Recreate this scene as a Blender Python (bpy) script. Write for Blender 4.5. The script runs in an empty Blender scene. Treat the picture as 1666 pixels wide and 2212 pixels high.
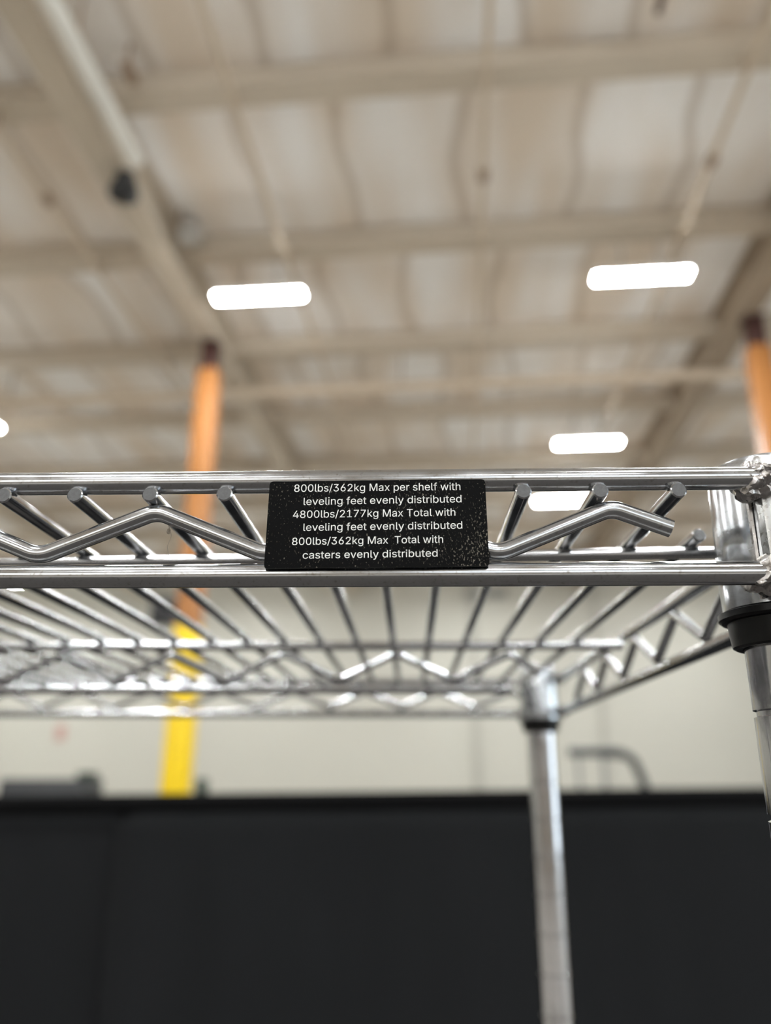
import bpy, bmesh, math, random
from mathutils import Vector, Matrix, noise
random.seed(7)
sc = bpy.context.scene
COL = sc.collection

# ------------------------------------------------------------------ camera, world, exposure
EYE = 1.62                                    # eye height above the floor
cam_d = bpy.data.cameras.new('camera')
cam = bpy.data.objects.new('camera', cam_d); COL.objects.link(cam)
R_ = Vector((0.99953912, 0.03025991, 0.00242661)); U_ = Vector((0.00721859, -0.31456222, 0.94920941)); F_ = Vector((-0.02948631, 0.94875442, 0.31463568))
cam.matrix_world = Matrix(((R_.x, U_.x, -F_.x, 0), (R_.y, U_.y, -F_.y, 0), (R_.z, U_.z, -F_.z, EYE), (0, 0, 0, 1)))
cam_d.sensor_fit = 'VERTICAL'; cam_d.sensor_height = 9.8; cam_d.sensor_width = 7.38
cam_d.lens = 1726.98 / 2212 * 9.8
cam_d.clip_start = 0.01; cam_d.clip_end = 200
cam_d.dof.use_dof = True; cam_d.dof.focus_distance = 0.2425; cam_d.dof.aperture_fstop = 1.5; cam_d.dof.aperture_blades = 0
sc.camera = cam
sc.view_settings.view_transform = 'Standard'; sc.view_settings.look = 'None'; sc.view_settings.gamma = 1; sc.view_settings.use_curve_mapping = False
sc.view_settings.exposure = 0.8
sc.cycles.max_bounces = 8; sc.cycles.diffuse_bounces = 5; sc.cycles.glossy_bounces = 5
sc.cycles.sample_clamp_indirect = 6.0
world = bpy.data.worlds.new('world'); sc.world = world; world.use_nodes = True
world.node_tree.nodes['Background'].inputs[0].default_value = (0.8, 0.85, 0.9, 1); world.node_tree.nodes['Background'].inputs[1].default_value = 0.3
LAMP = 195.0                                   # radiance of the ceiling light diffusers
WIN = 0.8                                    # daylight in the high windows behind the viewer
DAY = 2.0                                     # daylight in the open dock doors behind the viewer

# ------------------------------------------------------------------ frames
BA = math.radians(3.5)                        # the hall is turned against the rack
def B(x, y, z=0.0):                           # hall coordinates (z above eye level) -> world
    return Vector((x * math.cos(BA) + y * math.sin(BA), -x * math.sin(BA) + y * math.cos(BA), z + EYE))
HALL = (0, 0, -BA)

# ------------------------------------------------------------------ materials
def srgb(r, g, b):
    f = lambda c: (c / 255 / 12.92) if c / 255 <= 0.04045 else ((c / 255 + 0.055) / 1.055) ** 2.4
    return (f(r), f(g), f(b), 1)
def mat(name, color, rough=0.6, metal=0.0, vary=0.0, scale=8.0, stretch=(1, 1, 1), bump=0.0, spec=0.5, emit=None, estr=0.0):
    m = bpy.data.materials.new(name); m.use_nodes = True
    nt = m.node_tree; b = nt.nodes['Principled BSDF']
    b.inputs['Base Color'].default_value = color; b.inputs['Roughness'].default_value = rough
    b.inputs['Metallic'].default_value = metal; b.inputs['Specular IOR Level'].default_value = spec
    if emit:
        b.inputs['Emission Color'].default_value = emit; b.inputs['Emission Strength'].default_value = estr
    if vary or bump:
        tc = nt.nodes.new('ShaderNodeTexCoord'); mp = nt.nodes.new('ShaderNodeMapping'); mp.inputs['Scale'].default_value = stretch
        nz = nt.nodes.new('ShaderNodeTexNoise'); nz.inputs['Scale'].default_value = scale; nz.inputs['Detail'].default_value = 6
        nt.links.new(tc.outputs['Object'], mp.inputs['Vector']); nt.links.new(mp.outputs['Vector'], nz.inputs['Vector'])
        if vary:
            mx = nt.nodes.new('ShaderNodeMix'); mx.data_type = 'RGBA'
            mx.inputs[6].default_value = [c * (1 - vary) for c in color[:3]] + [1]
            mx.inputs[7].default_value = [min(1, c * (1 + vary)) for c in color[:3]] + [1]
            nt.links.new(nz.outputs['Fac'], mx.inputs[0]); nt.links.new(mx.outputs[2], b.inputs['Base Color'])
        if bump:
            bp = nt.nodes.new('ShaderNodeBump'); bp.inputs['Strength'].default_value = bump; bp.inputs['Distance'].default_value = 0.001
            nt.links.new(nz.outputs['Fac'], bp.inputs['Height']); nt.links.new(bp.outputs['Normal'], b.inputs['Normal'])
    return m
def chrome(name, color, rough, scuff, wearscale=90.0):
    """satin chrome with fine dirt specks and a little roughness wander"""
    m = bpy.data.materials.new(name); m.use_nodes = True
    nt = m.node_tree; N = nt.nodes; L = nt.links; b = N['Principled BSDF']
    b.inputs['Metallic'].default_value = 1.0
    tc = N.new('ShaderNodeTexCoord')
    n1 = N.new('ShaderNodeTexNoise'); n1.inputs['Scale'].default_value = wearscale; n1.inputs['Detail'].default_value = 8
    L.new(tc.outputs['Object'], n1.inputs['Vector'])
    r1 = N.new('ShaderNodeMapRange'); r1.inputs[1].default_value = 0.35; r1.inputs[2].default_value = 0.7
    r1.inputs[3].default_value = rough * 0.75; r1.inputs[4].default_value = rough * 1.5
    L.new(n1.outputs['Fac'], r1.inputs[0]); L.new(r1.outputs[0], b.inputs['Roughness'])
    n2 = N.new('ShaderNodeTexNoise'); n2.inputs['Scale'].default_value = 900; n2.inputs['Detail'].default_value = 4
    L.new(tc.outputs['Object'], n2.inputs['Vector'])
    r2 = N.new('ShaderNodeMapRange'); r2.inputs[1].default_value = 0.58; r2.inputs[2].default_value = 0.74; r2.inputs[3].default_value = 0; r2.inputs[4].default_value = scuff
    L.new(n2.outputs['Fac'], r2.inputs[0])
    mx = N.new('ShaderNodeMix'); mx.data_type = 'RGBA'; mx.inputs[6].default_value = color; mx.inputs[7].default_value = (0.25, 0.22, 0.18, 1)
    L.new(r2.outputs[0], mx.inputs[0]); L.new(mx.outputs[2], b.inputs['Base Color'])
    bp = N.new('ShaderNodeBump'); bp.inputs['Strength'].default_value = 0.12; bp.inputs['Distance'].default_value = 0.0003
    L.new(n1.outputs['Fac'], bp.inputs['Height']); L.new(bp.outputs['Normal'], b.inputs['Normal'])
    return m
M = {}
M['rod'] = chrome('satin chrome rod', (0.50, 0.51, 0.53, 1), 0.15, 0.6)
M['wire'] = chrome('satin chrome wire', (0.47, 0.48, 0.50, 1), 0.17, 0.25)
M['post'] = chrome('chrome tube', (0.50, 0.50, 0.52, 1), 0.12, 0.12)
M['collar'] = chrome('zinc collar', (0.58, 0.60, 0.63, 1), 0.2, 0.5, 140)
M['weld'] = chrome('rough weld', (0.42, 0.40, 0.39, 1), 0.3, 1.0, 400)
M['boss'] = chrome('rough galvanised boss', (0.52, 0.52, 0.52, 1), 0.3, 0.7, 500)
M['cut'] = mat('cut wire end', (0.11, 0.11, 0.115, 1), 0.5, 0.3, 0.35, 900)
M['plastic'] = mat('black plastic', srgb(6, 6, 7), 0.3, 0, 0.2, 60, spec=0.22)
M['white_ink'] = mat('white print', srgb(232, 232, 230), 0.5, 0, 0.06, 900)
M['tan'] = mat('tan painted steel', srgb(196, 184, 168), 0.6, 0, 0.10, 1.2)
M['pipe'] = mat('tan sprinkler pipe', srgb(200, 184, 164), 0.5, 0, 0.08, 2)
M['coupling'] = mat('pipe coupling', srgb(150, 128, 108), 0.5, 0, 0.1, 4)
M['white_paint'] = mat('white paint', srgb(228, 226, 220), 0.5, 0, 0.05, 3)
M['orange'] = mat('orange paint', srgb(157, 103, 53), 0.5, 0, 0.08, 2)
M['brown'] = mat('dark red brown primer', srgb(62, 32, 26), 0.6, 0, 0.15, 4)
M['yellow'] = mat('yellow guard', srgb(226, 192, 0), 0.4, 0, 0.03, 3)
M['dark'] = mat('dark grey metal', srgb(48, 50, 54), 0.5, 0, 0.1, 4)
M['pale_grey'] = mat('pale grey metal', srgb(168, 165, 160), 0.5, 0.0, 0.1, 4)
M['lint'] = mat('grey lint', srgb(150, 140, 128), 0.9)
M['grey'] = mat('grey metal', srgb(120, 122, 124), 0.5, 0.2, 0.1, 4)
M['green'] = mat('dark green metal', srgb(42, 58, 48), 0.5, 0, 0.1, 4)
M['red'] = mat('faded red', srgb(186, 150, 142), 0.6, 0, 0.1, 4)
M['black_cap'] = mat('black cap', srgb(20, 20, 24), 0.4, 0, 0.1, 6)
M['diffuser'] = mat('lit diffuser', (0.9, 0.9, 0.9, 1), 0.5, emit=(0.97, 1.0, 0.985, 1), estr=LAMP)
M['daylight'] = mat('daylight', (0.8, 0.8, 0.8, 1), 0.5, emit=(0.76, 0.90, 1.0, 1), estr=DAY)
M['window_warm'] = mat('bright hazy window', (0.8, 0.8, 0.8, 1), 0.4, emit=(1.0, 0.99, 0.94, 1), estr=WIN)
M['window_cool'] = mat('bright blue sky window', (0.8, 0.8, 0.8, 1), 0.4, emit=(0.88, 0.95, 1.0, 1), estr=WIN)
M['wall'] = mat('cream wall paint', srgb(198, 196, 187), 0.7, 0, 0.05, 0.35, bump=0.05)
M['wall_front'] = mat('tan grey wall paint', srgb(150, 140, 128), 0.7, 0, 0.08, 0.4)
M['girder'] = mat('shade-toned girder tan', srgb(158, 142, 124), 0.6, 0, 0.1, 1.2)  # darker tone stands for the shaded side face of the right girder
M['wall_dim'] = mat('grey wall joint', srgb(178, 176, 168), 0.7, 0, 0.05, 2)
M['floor'] = mat('sealed concrete', srgb(156, 151, 144), 0.45, 0, 0.15, 0.6)
def cloth(name, c):
    m = mat(name, c, 0.9, 0, 0.12, 6, (1, 1, .3)); nt = m.node_tree
    m.node_tree.nodes['Principled BSDF'].inputs['Sheen Weight'].default_value = 0.0
    m.node_tree.nodes['Principled BSDF'].inputs['Specular IOR Level'].default_value = 0.15
    return m
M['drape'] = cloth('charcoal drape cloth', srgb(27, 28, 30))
M['carpet'] = mat('unseen dark floor cover', srgb(62, 58, 56), 0.95, 0, 0.2, 30)
M['panel'] = mat('pale blue panel', srgb(214, 226, 240), 0.6, 0, 0.03, 3)
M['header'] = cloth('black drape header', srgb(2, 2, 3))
def label_mat():
    m = bpy.data.materials.new('scratched black label'); m.use_nodes = True
    nt = m.node_tree; N = nt.nodes; L = nt.links; b = N['Principled BSDF']
    tc = N.new('ShaderNodeTexCoord')
    big = N.new('ShaderNodeTexNoise'); big.inputs['Scale'].default_value = 55; big.inputs['Detail'].default_value = 3
    fine = N.new('ShaderNodeTexNoise'); fine.inputs['Scale'].default_value = 2100; fine.inputs['Detail'].default_value = 4
    mp = N.new('ShaderNodeMapping'); mp.inputs['Rotation'].default_value = (0, 0.6, 0); mp.inputs['Scale'].default_value = (1, 1, 0.55)
    L.new(tc.outputs['Object'], mp.inputs[0]); L.new(tc.outputs['Object'], big.inputs['Vector']); L.new(mp.outputs[0], fine.inputs['Vector'])
    sep = N.new('ShaderNodeSeparateXYZ'); L.new(tc.outputs['Object'], sep.inputs[0])
    gx = N.new('ShaderNodeMapRange'); gx.inputs[1].default_value = -0.03; gx.inputs[2].default_value = 0.03; gx.inputs[3].default_value = -0.012; gx.inputs[4].default_value = 0.014
    L.new(sep.outputs[0], gx.inputs[0])
    a = N.new('ShaderNodeMath'); a.operation = 'MULTIPLY_ADD'; a.inputs[1].default_value = 0.25; L.new(big.outputs['Fac'], a.inputs[0]); L.new(fine.outputs['Fac'], a.inputs[2])
    a2 = N.new('ShaderNodeMath'); a2.operation = 'ADD'; L.new(a.outputs[0], a2.inputs[0]); L.new(gx.outputs[0], a2.inputs[1])
    mr = N.new('ShaderNodeMapRange'); mr.inputs[1].default_value = 0.735; mr.inputs[2].default_value = 0.83
    L.new(a2.outputs[0], mr.inputs[0])
    mx = N.new('ShaderNodeMix'); mx.data_type = 'RGBA'; mx.inputs[6].default_value = srgb(6, 6, 7); mx.inputs[7].default_value = srgb(120, 114, 105)
    L.new(mr.outputs[0], mx.inputs[0]); L.new(mx.outputs[2], b.inputs['Base Color'])
    b.inputs['Roughness'].default_value = 0.45; b.inputs['Specular IOR Level'].default_value = 0.06
    return m
M['label'] = label_mat()
def ceiling_mat():
    """off-white insulation sheets: seams every ~1.2 m, tan and pale sheets side by side"""
    m = bpy.data.materials.new('ceiling insulation'); m.use_nodes = True
    nt = m.node_tree; N = nt.nodes; L = nt.links; b = N['Principled BSDF']
    tc = N.new('ShaderNodeTexCoord')
    mp = N.new('ShaderNodeMapping'); mp.inputs['Scale'].default_value = (1.15, 0.25, 1)
    n1 = N.new('ShaderNodeTexNoise'); n1.inputs['Scale'].default_value = 1.0; n1.inputs['Detail'].default_value = 1.5
    L.new(mp.outputs[0], n1.inputs['Vector'])
    cr = N.new('ShaderNodeValToRGB'); cr.color_ramp.elements[0].position = 0.36; cr.color_ramp.elements[0].color = srgb(222, 208, 193)
    cr.color_ramp.elements[1].position = 0.62; cr.color_ramp.elements[1].color = srgb(240, 238, 237)
    L.new(n1.outputs['Fac'], cr.inputs[0])
    # wandering seam lines
    sep = N.new('ShaderNodeSeparateXYZ'); L.new(tc.outputs['Object'], sep.inputs[0])
    n2 = N.new('ShaderNodeTexNoise'); n2.inputs['Scale'].default_value = 0.45; n2.inputs['Detail'].default_value = 1
    L.new(tc.outputs['Object'], n2.inputs['Vector'])
    off = N.new('ShaderNodeMath'); off.operation = 'MULTIPLY_ADD'; off.inputs[1].default_value = 0.7; L.new(n2.outputs['Fac'], off.inputs[0])
    sh = N.new('ShaderNodeMath'); sh.operation = 'MULTIPLY_ADD'; sh.inputs[1].default_value = 1 / 2.49; sh.inputs[2].default_value = -5.97 / 2.49; L.new(sep.outputs[1], sh.inputs[0])
    fl = N.new('ShaderNodeMath'); fl.operation = 'FLOOR'; L.new(sh.outputs[0], fl.inputs[0])
    wn = N.new('ShaderNodeTexWhiteNoise'); wn.noise_dimensions = '1D'; L.new(fl.outputs[0], wn.inputs['W'])
    sx = N.new('ShaderNodeMath'); sx.operation = 'MULTIPLY_ADD'; sx.inputs[1].default_value = 1.2; L.new(wn.outputs['Value'], sx.inputs[0]); L.new(sep.outputs[0], sx.inputs[2])
    L.new(sx.outputs[0], off.inputs[2])
    cv = N.new('ShaderNodeCombineXYZ'); sc3 = N.new('ShaderNodeMath'); sc3.operation = 'MULTIPLY_ADD'; sc3.inputs[1].default_value = 9.0; L.new(wn.outputs['Value'], sc3.inputs[0]); L.new(sep.outputs[0], sc3.inputs[2])
    L.new(sc3.outputs[0], cv.inputs[0]); L.new(sep.outputs[1], cv.inputs[1]); L.new(cv.outputs[0], mp.inputs[0])
    pp = N.new('ShaderNodeMath'); pp.operation = 'PINGPONG'; pp.inputs[1].default_value = 0.6; L.new(off.outputs[0], pp.inputs[0])
    ln = N.new('ShaderNodeMapRange'); ln.inputs[1].default_value = 0.02; ln.inputs[2].default_value = 0.09; ln.inputs[3].default_value = 0.55; ln.inputs[4].default_value = 0.0
    L.new(pp.outputs[0], ln.inputs[0])
    mx = N.new('ShaderNodeMix'); mx.data_type = 'RGBA'; mx.inputs[7].default_value = srgb(176, 160, 143)
    L.new(ln.outputs[0], mx.inputs[0]); L.new(cr.outputs[0], mx.inputs[6]); L.new(mx.outputs[2], b.inputs['Base Color'])
    b.inputs['Roughness'].default_value = 0.7
    return m
M['ceiling'] = ceiling_mat()

# ------------------------------------------------------------------ mesh helpers
class MB:
    def __init__(s): s.bm = bmesh.new()
    def box(s, x0, x1, y0, y1, z0, z1, bev=0.0):
        v = [s.bm.verts.new((x, y, z)) for z in (z0, z1) for y in (y0, y1) for x in (x0, x1)]
        for q in ((0, 2, 3, 1), (4, 5, 7, 6), (0, 1, 5, 4), (2, 6, 7, 3), (0, 4, 6, 2), (1, 3, 7, 5)):
            s.bm.faces.new([v[i] for i in q])
        if bev:
            es = list({e for vv in v for e in vv.link_edges})
            bmesh.ops.bevel(s.bm, geom=es, offset=bev, segments=2, affect='EDGES', profile=0.5)
        return s
    def tube(s, pts, r, seg=16, caps=True, round_end=0.0):
        pts = [Vector(p) for p in pts]
        rings = []; n = len(pts)
        t0 = (pts[1] - pts[0]).normalized()
        ref = Vector((0, 0, 1)) if abs(t0.z) < 0.9 else Vector((1, 0, 0))
        nrm = (ref - t0 * ref.dot(t0)).normalized()
        pl = []
        for i, p in enumerate(pts):
            t = (pts[min(i + 1, n - 1)] - pts[max(i - 1, 0)]).normalized()
            nrm = (nrm - t * nrm.dot(t)).normalized(); bi = t.cross(nrm)
            rad = r[i] if isinstance(r, (list, tuple)) else r
            pl.append((p, t, nrm.copy(), bi, rad))
        if round_end:
            p, t, a, b_, rad = pl[0]; pl = [(p, t, a, b_, rad - round_end), (p + t * round_end, t, a, b_, rad)] + pl[1:]
            p, t, a, b_, rad = pl[-1]; pl = pl[:-1] + [(p - t * round_end, t, a, b_, rad), (p, t, a, b_, rad - round_end)]
        for p, t, a, b_, rad in pl:
            rings.append([s.bm.verts.new(p + (a * math.cos(k * 2 * math.pi / seg) + b_ * math.sin(k * 2 * math.pi / seg)) * rad) for k in range(seg)])
        for A, C in zip(rings, rings[1:]):
            for k in range(seg): s.bm.faces.new((A[k], A[(k + 1) % seg], C[(k + 1) % seg], C[k]))
        if caps:
            s.bm.faces.new(rings[0][::-1]); s.bm.faces.new(rings[-1])
        return s
    def lathe(s, prof, cx=0, cy=0, seg=40, shape=None):
        rings = []
        for r, z in prof:
            rings.append([s.bm.verts.new((cx + (r + (shape(k * 2 * math.pi / seg, z) if shape else 0)) * math.cos(k * 2 * math.pi / seg),
                                          cy + (r + (shape(k * 2 * math.pi / seg, z) if shape else 0)) * math.sin(k * 2 * math.pi / seg), z)) for k in range(seg)])
        for A, C in zip(rings, rings[1:]):
            for k in range(seg): s.bm.faces.new((A[k], A[(k + 1) % seg], C[(k + 1) % seg], C[k]))
        if prof[0][0] > 1e-4 and prof[0] != prof[-1]: s.bm.faces.new(rings[0][::-1]); s.bm.faces.new(rings[-1])
        return s
    def blob(s, c, rx, ry, rz, amp=0.25, freq=400, seed=0, sub=4):
        bm2 = bmesh.new(); bmesh.ops.create_icosphere(bm2, subdivisions=sub, radius=1)
        vm = {}
        for v in bm2.verts:
            d = v.co.normalized(); q = Vector((c[0] + d.x * rx, c[1] + d.y * ry, c[2] + d.z * rz))
            k = 1 + amp * noise.fractal(q * freq + Vector((seed, 0, 0)), 1, 2, 3)
            vm[v] = s.bm.verts.new((c[0] + d.x * rx * k, c[1] + d.y * ry * k, c[2] + d.z * rz * k))
        for f in bm2.faces: s.bm.faces.new([vm[v] for v in f.verts])
        bm2.free(); return s
    def build(s, name, m, parent=None, ang=35, loc=None, rot=None, cut=None):
        me = bpy.data.meshes.new(name)
        if cut:
            for f in s.bm.faces:
                if len(f.verts) > 8: f.material_index = 1
        bmesh.ops.recalc_face_normals(s.bm, faces=s.bm.faces[:])
        for f in s.bm.faces: f.smooth = True
        s.bm.to_mesh(me); s.bm.free()
        me.set_sharp_from_angle(angle=math.radians(ang))
        me.materials.append(m)
        if cut: me.materials.append(cut)
        o = bpy.data.objects.new(name, me); COL.objects.link(o)
        if parent: o.parent = parent
        if loc is not None: o.location = loc
        if rot is not None: o.rotation_euler = rot
        return o
def fillet(pts, rad, n=6):
    pts = [Vector(p) for p in pts]; out = [pts[0]]
    for a, b, c in zip(pts, pts[1:], pts[2:]):
        u = (a - b).normalized(); w = (c - b).normalized(); half = u.angle(w) / 2
        d = min(rad / math.tan(half), (a - b).length * .48, (c - b).length * .48); r = d * math.tan(half)
        cen = b + (u + w).normalized() * (r / math.sin(half))
        p0, p1 = b + u * d - cen, b + w * d - cen
        for k in range(n + 1):
            out.append(cen + p0.normalized().slerp(p1.normalized(), k / n) * r)
    out.append(pts[-1]); return out
def tag(o, label=None, cat=None, group=None, kind=None):
    if label: o['label'] = label
    if cat: o['category'] = cat
    if group: o['group'] = group
    if kind: o['kind'] = kind
    return o
def thing(name, label, cat, loc, rot=(0, 0, 0), group=None):
    o = bpy.data.objects.new(name, None); COL.objects.link(o); o.empty_display_size = 0.1
    o.location = loc; o.rotation_euler = rot
    return tag(o, label, cat, group, 'thing')
def struct(mb, name, m, hall=True):
    o = mb.build(name, m, loc=(0, 0, EYE) if hall else None, rot=HALL if hall else None); o['kind'] = 'structure'; return o
def copy_tree(o, parent=None):
    c = o.copy(); COL.objects.link(c)
    if parent: c.parent = parent
    for ch in [x for x in COL.objects if x.parent == o]: copy_tree(ch, c)
    return c

# ------------------------------------------------------------------ the hall (hall frame, z from eye level)
ZF = -EYE; ZC = 6.6; X0, X1, Y0, Y1 = -20.0, 20.0, -13.0, 27.0
struct(MB().box(X0, X1, Y0, Y1, ZF - .2, ZF), 'floor', M['floor'])
def ceiling():
    mb = MB(); nx, ny = 160, 120; g = []
    for j in range(ny + 1):
        row = []
        for i in range(nx + 1):
            x = X0 + (X1 - X0) * i / nx; y = Y0 + (Y1 - Y0) * j / ny
            z = ZC - .05 * (0.5 + noise.noise(Vector((x * .9, y * .35, 0)))) if 0 < i < nx and 0 < j < ny else ZC
            row.append(mb.bm.verts.new((x, y, z)))
        g.append(row)
    for j in range(ny):
        for i in range(nx): mb.bm.faces.new((g[j][i], g[j][i + 1], g[j + 1][i + 1], g[j + 1][i]))
    return mb
struct(ceiling(), 'ceiling', M['ceiling'])
struct(MB().box(X0 - .2, X1 + .2, Y1, Y1 + .2, ZF, ZC), 'wall_back', M['wall'])
struct(MB().box(X0 - .2, X0, Y0, Y1, ZF, ZC), 'wall_left', M['wall'])
w = MB(); wz0, wz1 = 1.0, 5.2                # high daylight windows in the wall behind the viewer
w.box(X0 - .2, X1 + .2, Y0 - .2, Y0, ZF, wz0).box(X0 - .2, X1 + .2, Y0 - .2, Y0, wz1, ZC)
for a, b in ((X0 - .2, -18), (-1.0, 1.0), (18, X1 + .2)): w.box(a, b, Y0 - .2, Y0, wz0, wz1)
struct(w, 'wall_front', M['wall_front'])
struct(MB().box(-18, -1.0, Y0 - .16, Y0 - .12, wz0, wz1), 'window_1', M['window_warm'])
struct(MB().box(1.0, 18, Y0 - .16, Y0 - .12, wz0, wz1), 'window_2', M['window_cool'])
# wall on the right with a wide open dock door letting daylight in, out of view
w = MB(); dy0, dy1 = -9.0, 5.0
w.box(X1, X1 + .2, Y0, dy0, ZF, ZC).box(X1, X1 + .2, dy1, Y1, ZF, ZC).box(X1, X1 + .2, dy0, dy1, ZF + 4.5, ZC)
struct(w, 'wall_right', M['wall'])
struct(MB().box(X1 + .2, X1 + .25, dy0, dy1, ZF, ZF + 4.5), 'door_1', M['daylight'])
struct(MB().box(-4.4, 4.4, -4.5, 3.6, 0, .008), 'floor_added_cover', M['carpet'], hall=False)  # unseen dark floor cover, added to darken the undersides in the rods' reflections
struct(MB().box(.33, .62, Y1 - .12, Y1, ZF, ZC), 'trim_1', M['wall_dim'])
struct(MB().box(4.45, 4.6, Y1 - .08, Y1, ZF, ZC), 'trim_2', M['wall_dim'])

# ceiling beams across the hall
blabels = ['wide tan ceiling beam nearest the viewer, at the top of the photo', 'tan ceiling beam just above the two upper lit lights',
           'pale ceiling beam just below the two upper lit lights', 'tan ceiling beam right behind the pale horizontal pipe',
           'tan ceiling beam just above the wire rack top rail, behind the third light', 'far tan ceiling beam seen through the front truss of the rack',
           'distant ceiling beam low between the rack rails', 'last ceiling beam before the far wall']
for i in range(8):
    y = 5.87 + 2.49 * i
    mb = MB().box(X0 + .01, X1 - .01, 0, .2, 0.02, .3).box(X0 + .01, X1 - .01, -.04, .24, 0, .02)
    tag(mb.build('ceiling_beam', M['tan'], loc=B(0, y, 6.3), rot=HALL), blabels[i], 'beam', 'beams across the ceiling', 'structure')
for i in range(7):
    y = 5.87 - 2.49 * (i + 1)
    tag(MB().box(X0 + .01, X1 - .01, 0, .2, 0, .3).build('ceiling_beam', M['tan'], loc=B(0, y, 6.3), rot=HALL), 'tan ceiling beam out of view above and behind the viewer', 'beam', 'beams across the ceiling', 'structure')
# girders along the hall
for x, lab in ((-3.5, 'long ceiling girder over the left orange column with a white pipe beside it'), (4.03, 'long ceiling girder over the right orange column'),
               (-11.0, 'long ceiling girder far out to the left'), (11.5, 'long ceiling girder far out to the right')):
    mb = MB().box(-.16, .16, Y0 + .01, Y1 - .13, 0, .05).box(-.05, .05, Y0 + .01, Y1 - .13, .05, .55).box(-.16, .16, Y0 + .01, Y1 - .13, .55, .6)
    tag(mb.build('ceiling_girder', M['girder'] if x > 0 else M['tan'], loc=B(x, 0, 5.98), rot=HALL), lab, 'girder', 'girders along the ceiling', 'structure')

# sprinkler branch pipes and the main they hang by
plabs = {-4.45: 'tan sprinkler pipe left of the left ceiling girder', -2.0: 'tan sprinkler pipe just right of the left ceiling girder and white pipe', .39: 'tan sprinkler pipe running up the middle of the photo',
         2.76: 'tan sprinkler pipe close to the right ceiling girder'}
for x, lab in plabs.items():
    t = thing('sprinkler_pipe', lab, 'pipe', B(x, 0, 6.12), HALL, 'sprinkler pipes along the ceiling')
    MB().tube([(0, -4, 0), (0, 26.5, 0)], .033, 14).build('pipe_run', M['pipe'], t)
    for y in {-4.45: (7.0,), -2.0: (9.2,), .39: (7.05,), 2.76: (7.05,)}[x]:
        MB().tube([(0, y - .07, 0), (0, y + .07, 0)], .06, 14).build('coupling', M['coupling'], t)
    for y in (5.97, 8.46, 10.95, 13.44):
        MB().tube([(0, y, .03), (0, y, .19)], .012, 8).build('hanger_rod', M['coupling'], t)
t = thing('main_pipe', 'thick pale horizontal pipe crossing the ceiling in front of both orange columns', 'pipe', B(0, 11.35, 5.86), HALL)
MB().tube([(-19, 0, 0), (19, 0, 0)], .085, 20).build('pipe_run', M['pipe'], t)
for x in (-7.3, -.8, 6.0): MB().tube([(x, 0, .08), (x, 0, .73)], .015, 8).build('hanger_rod', M['coupling'], t)
t['label'] = 'thick pale horizontal pipe crossing the ceiling behind the columns'
t = thing('white_duct', 'white round pipe beside the left girder, ending in mid air', 'duct', B(-3.15, 0, 5.95), HALL)
MB().tube([(0, -3, 0), (0, 6.35, 0)], .085, 20).build('pipe_run', M['white_paint'], t)
for y in (1.5, 5.0): MB().tube([(0, y, .08), (0, y, .62)], .012, 8).build('hanger_rod', M['coupling'], t)
t = thing('ceiling_speaker', 'small black speaker hanging at the end of the white ceiling pipe', 'speaker', B(-3.34, 6.55, 5.97), HALL)
MB().lathe([(.02, 0.01), (.09, -.0), (.11, -.08), (.15, -.2), (.155, -.26), (.13, -.27), (.03, -.27)], seg=24).build('housing', M['dark'], t)
MB().lathe([(.02, -.272), (.12, -.272), (.10, -.30), (.03, -.31)], seg=24).build('grille', M['black_cap'], t)
MB().box(-.04, .04, -.04, .04, 0, .03).build('mount', M['grey'], t)
t = thing('beam_clamp', 'small dark clamp on the nearest beam at top left', 'clamp', B(-2.95, 5.55, 6.28), HALL)
MB().box(-.06, .05, -.05, .18, .0, .05, .01).build('jaw', M['coupling'], t); MB().tube([(0, .0, .05), (0, .0, .3)], .02, 8).build('bolt', M['coupling'], t)
t = thing('junction_box', 'grey junction box beside the left girder at the second beam', 'box', B(-3.16, 7.95, 6.3), HALL)
MB().box(-.12, .12, -.1, .1, -.10, .16, .01).build('body', M['pale_grey'], t); MB().tube([(-.08, -.12, .0), (-.08, -.12, .29)], .015, 8).build('conduit', M['coupling'], t)
t = thing('conduit_bracket', 'dark bent conduit under the ceiling near the top right edge', 'conduit', B(1.45, 4.98, 6.3), HALL)
MB().tube(fillet([(-.12, 0, 0), (.42, -.02, .02), (.42, .45, .02)], .05), .03, 10).build('conduit_run', M['brown'], t)
MB().blob((-.12, 0, 0), .06, .06, .05, .1, 5).build('fitting', M['brown'], t); MB().blob((.42, -.02, .02), .05, .05, .05, .1, 5).build('fitting', M['brown'], t)
MB().tube([(.2, 0, .0), (.2, 0, .3)], .012, 8).build('hanger_rod', M['brown'], t)

# lit ceiling lights
def ceiling_light(label, x, y, rz=0.0):
    t = thing('ceiling_light', label, 'light', B(x, y, 5.8), (0, 0, -BA + rz), 'lit rectangular ceiling lights')
    MB().box(-.58, .58, -.10, .10, .012, .085, .012).build('housing', M['white_paint'], t)
    MB().box(-.555, .555, -.08, .08, 0, .012).build('diffuser', M['diffuser'], t)
    for s in (-.22, .22): MB().tube([(s, 0, .085), (s, 0, .745)], .008, 6).build('suspension_cable', M['grey'], t)
    return t
L0 = ceiling_light('lit white ceiling light at left, above and right of the left orange column', -2.42, 8.61)
def more_light(label, x, y):
    c = copy_tree(L0); c.location = B(x, y, 5.8); c['label'] = label; return c
more_light('lit white ceiling light at upper right, largest of the glowing bars', 2.34, 8.6)
more_light('lit white ceiling light just above the rack top rail, left of the post', 2.45, 13.77)
more_light('lit white ceiling light seen between the rack rails, right of the black label', 2.35, 17.0)
more_light('lit white ceiling light cut off by the left edge of the photo', -8.5, 12.16)
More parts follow.
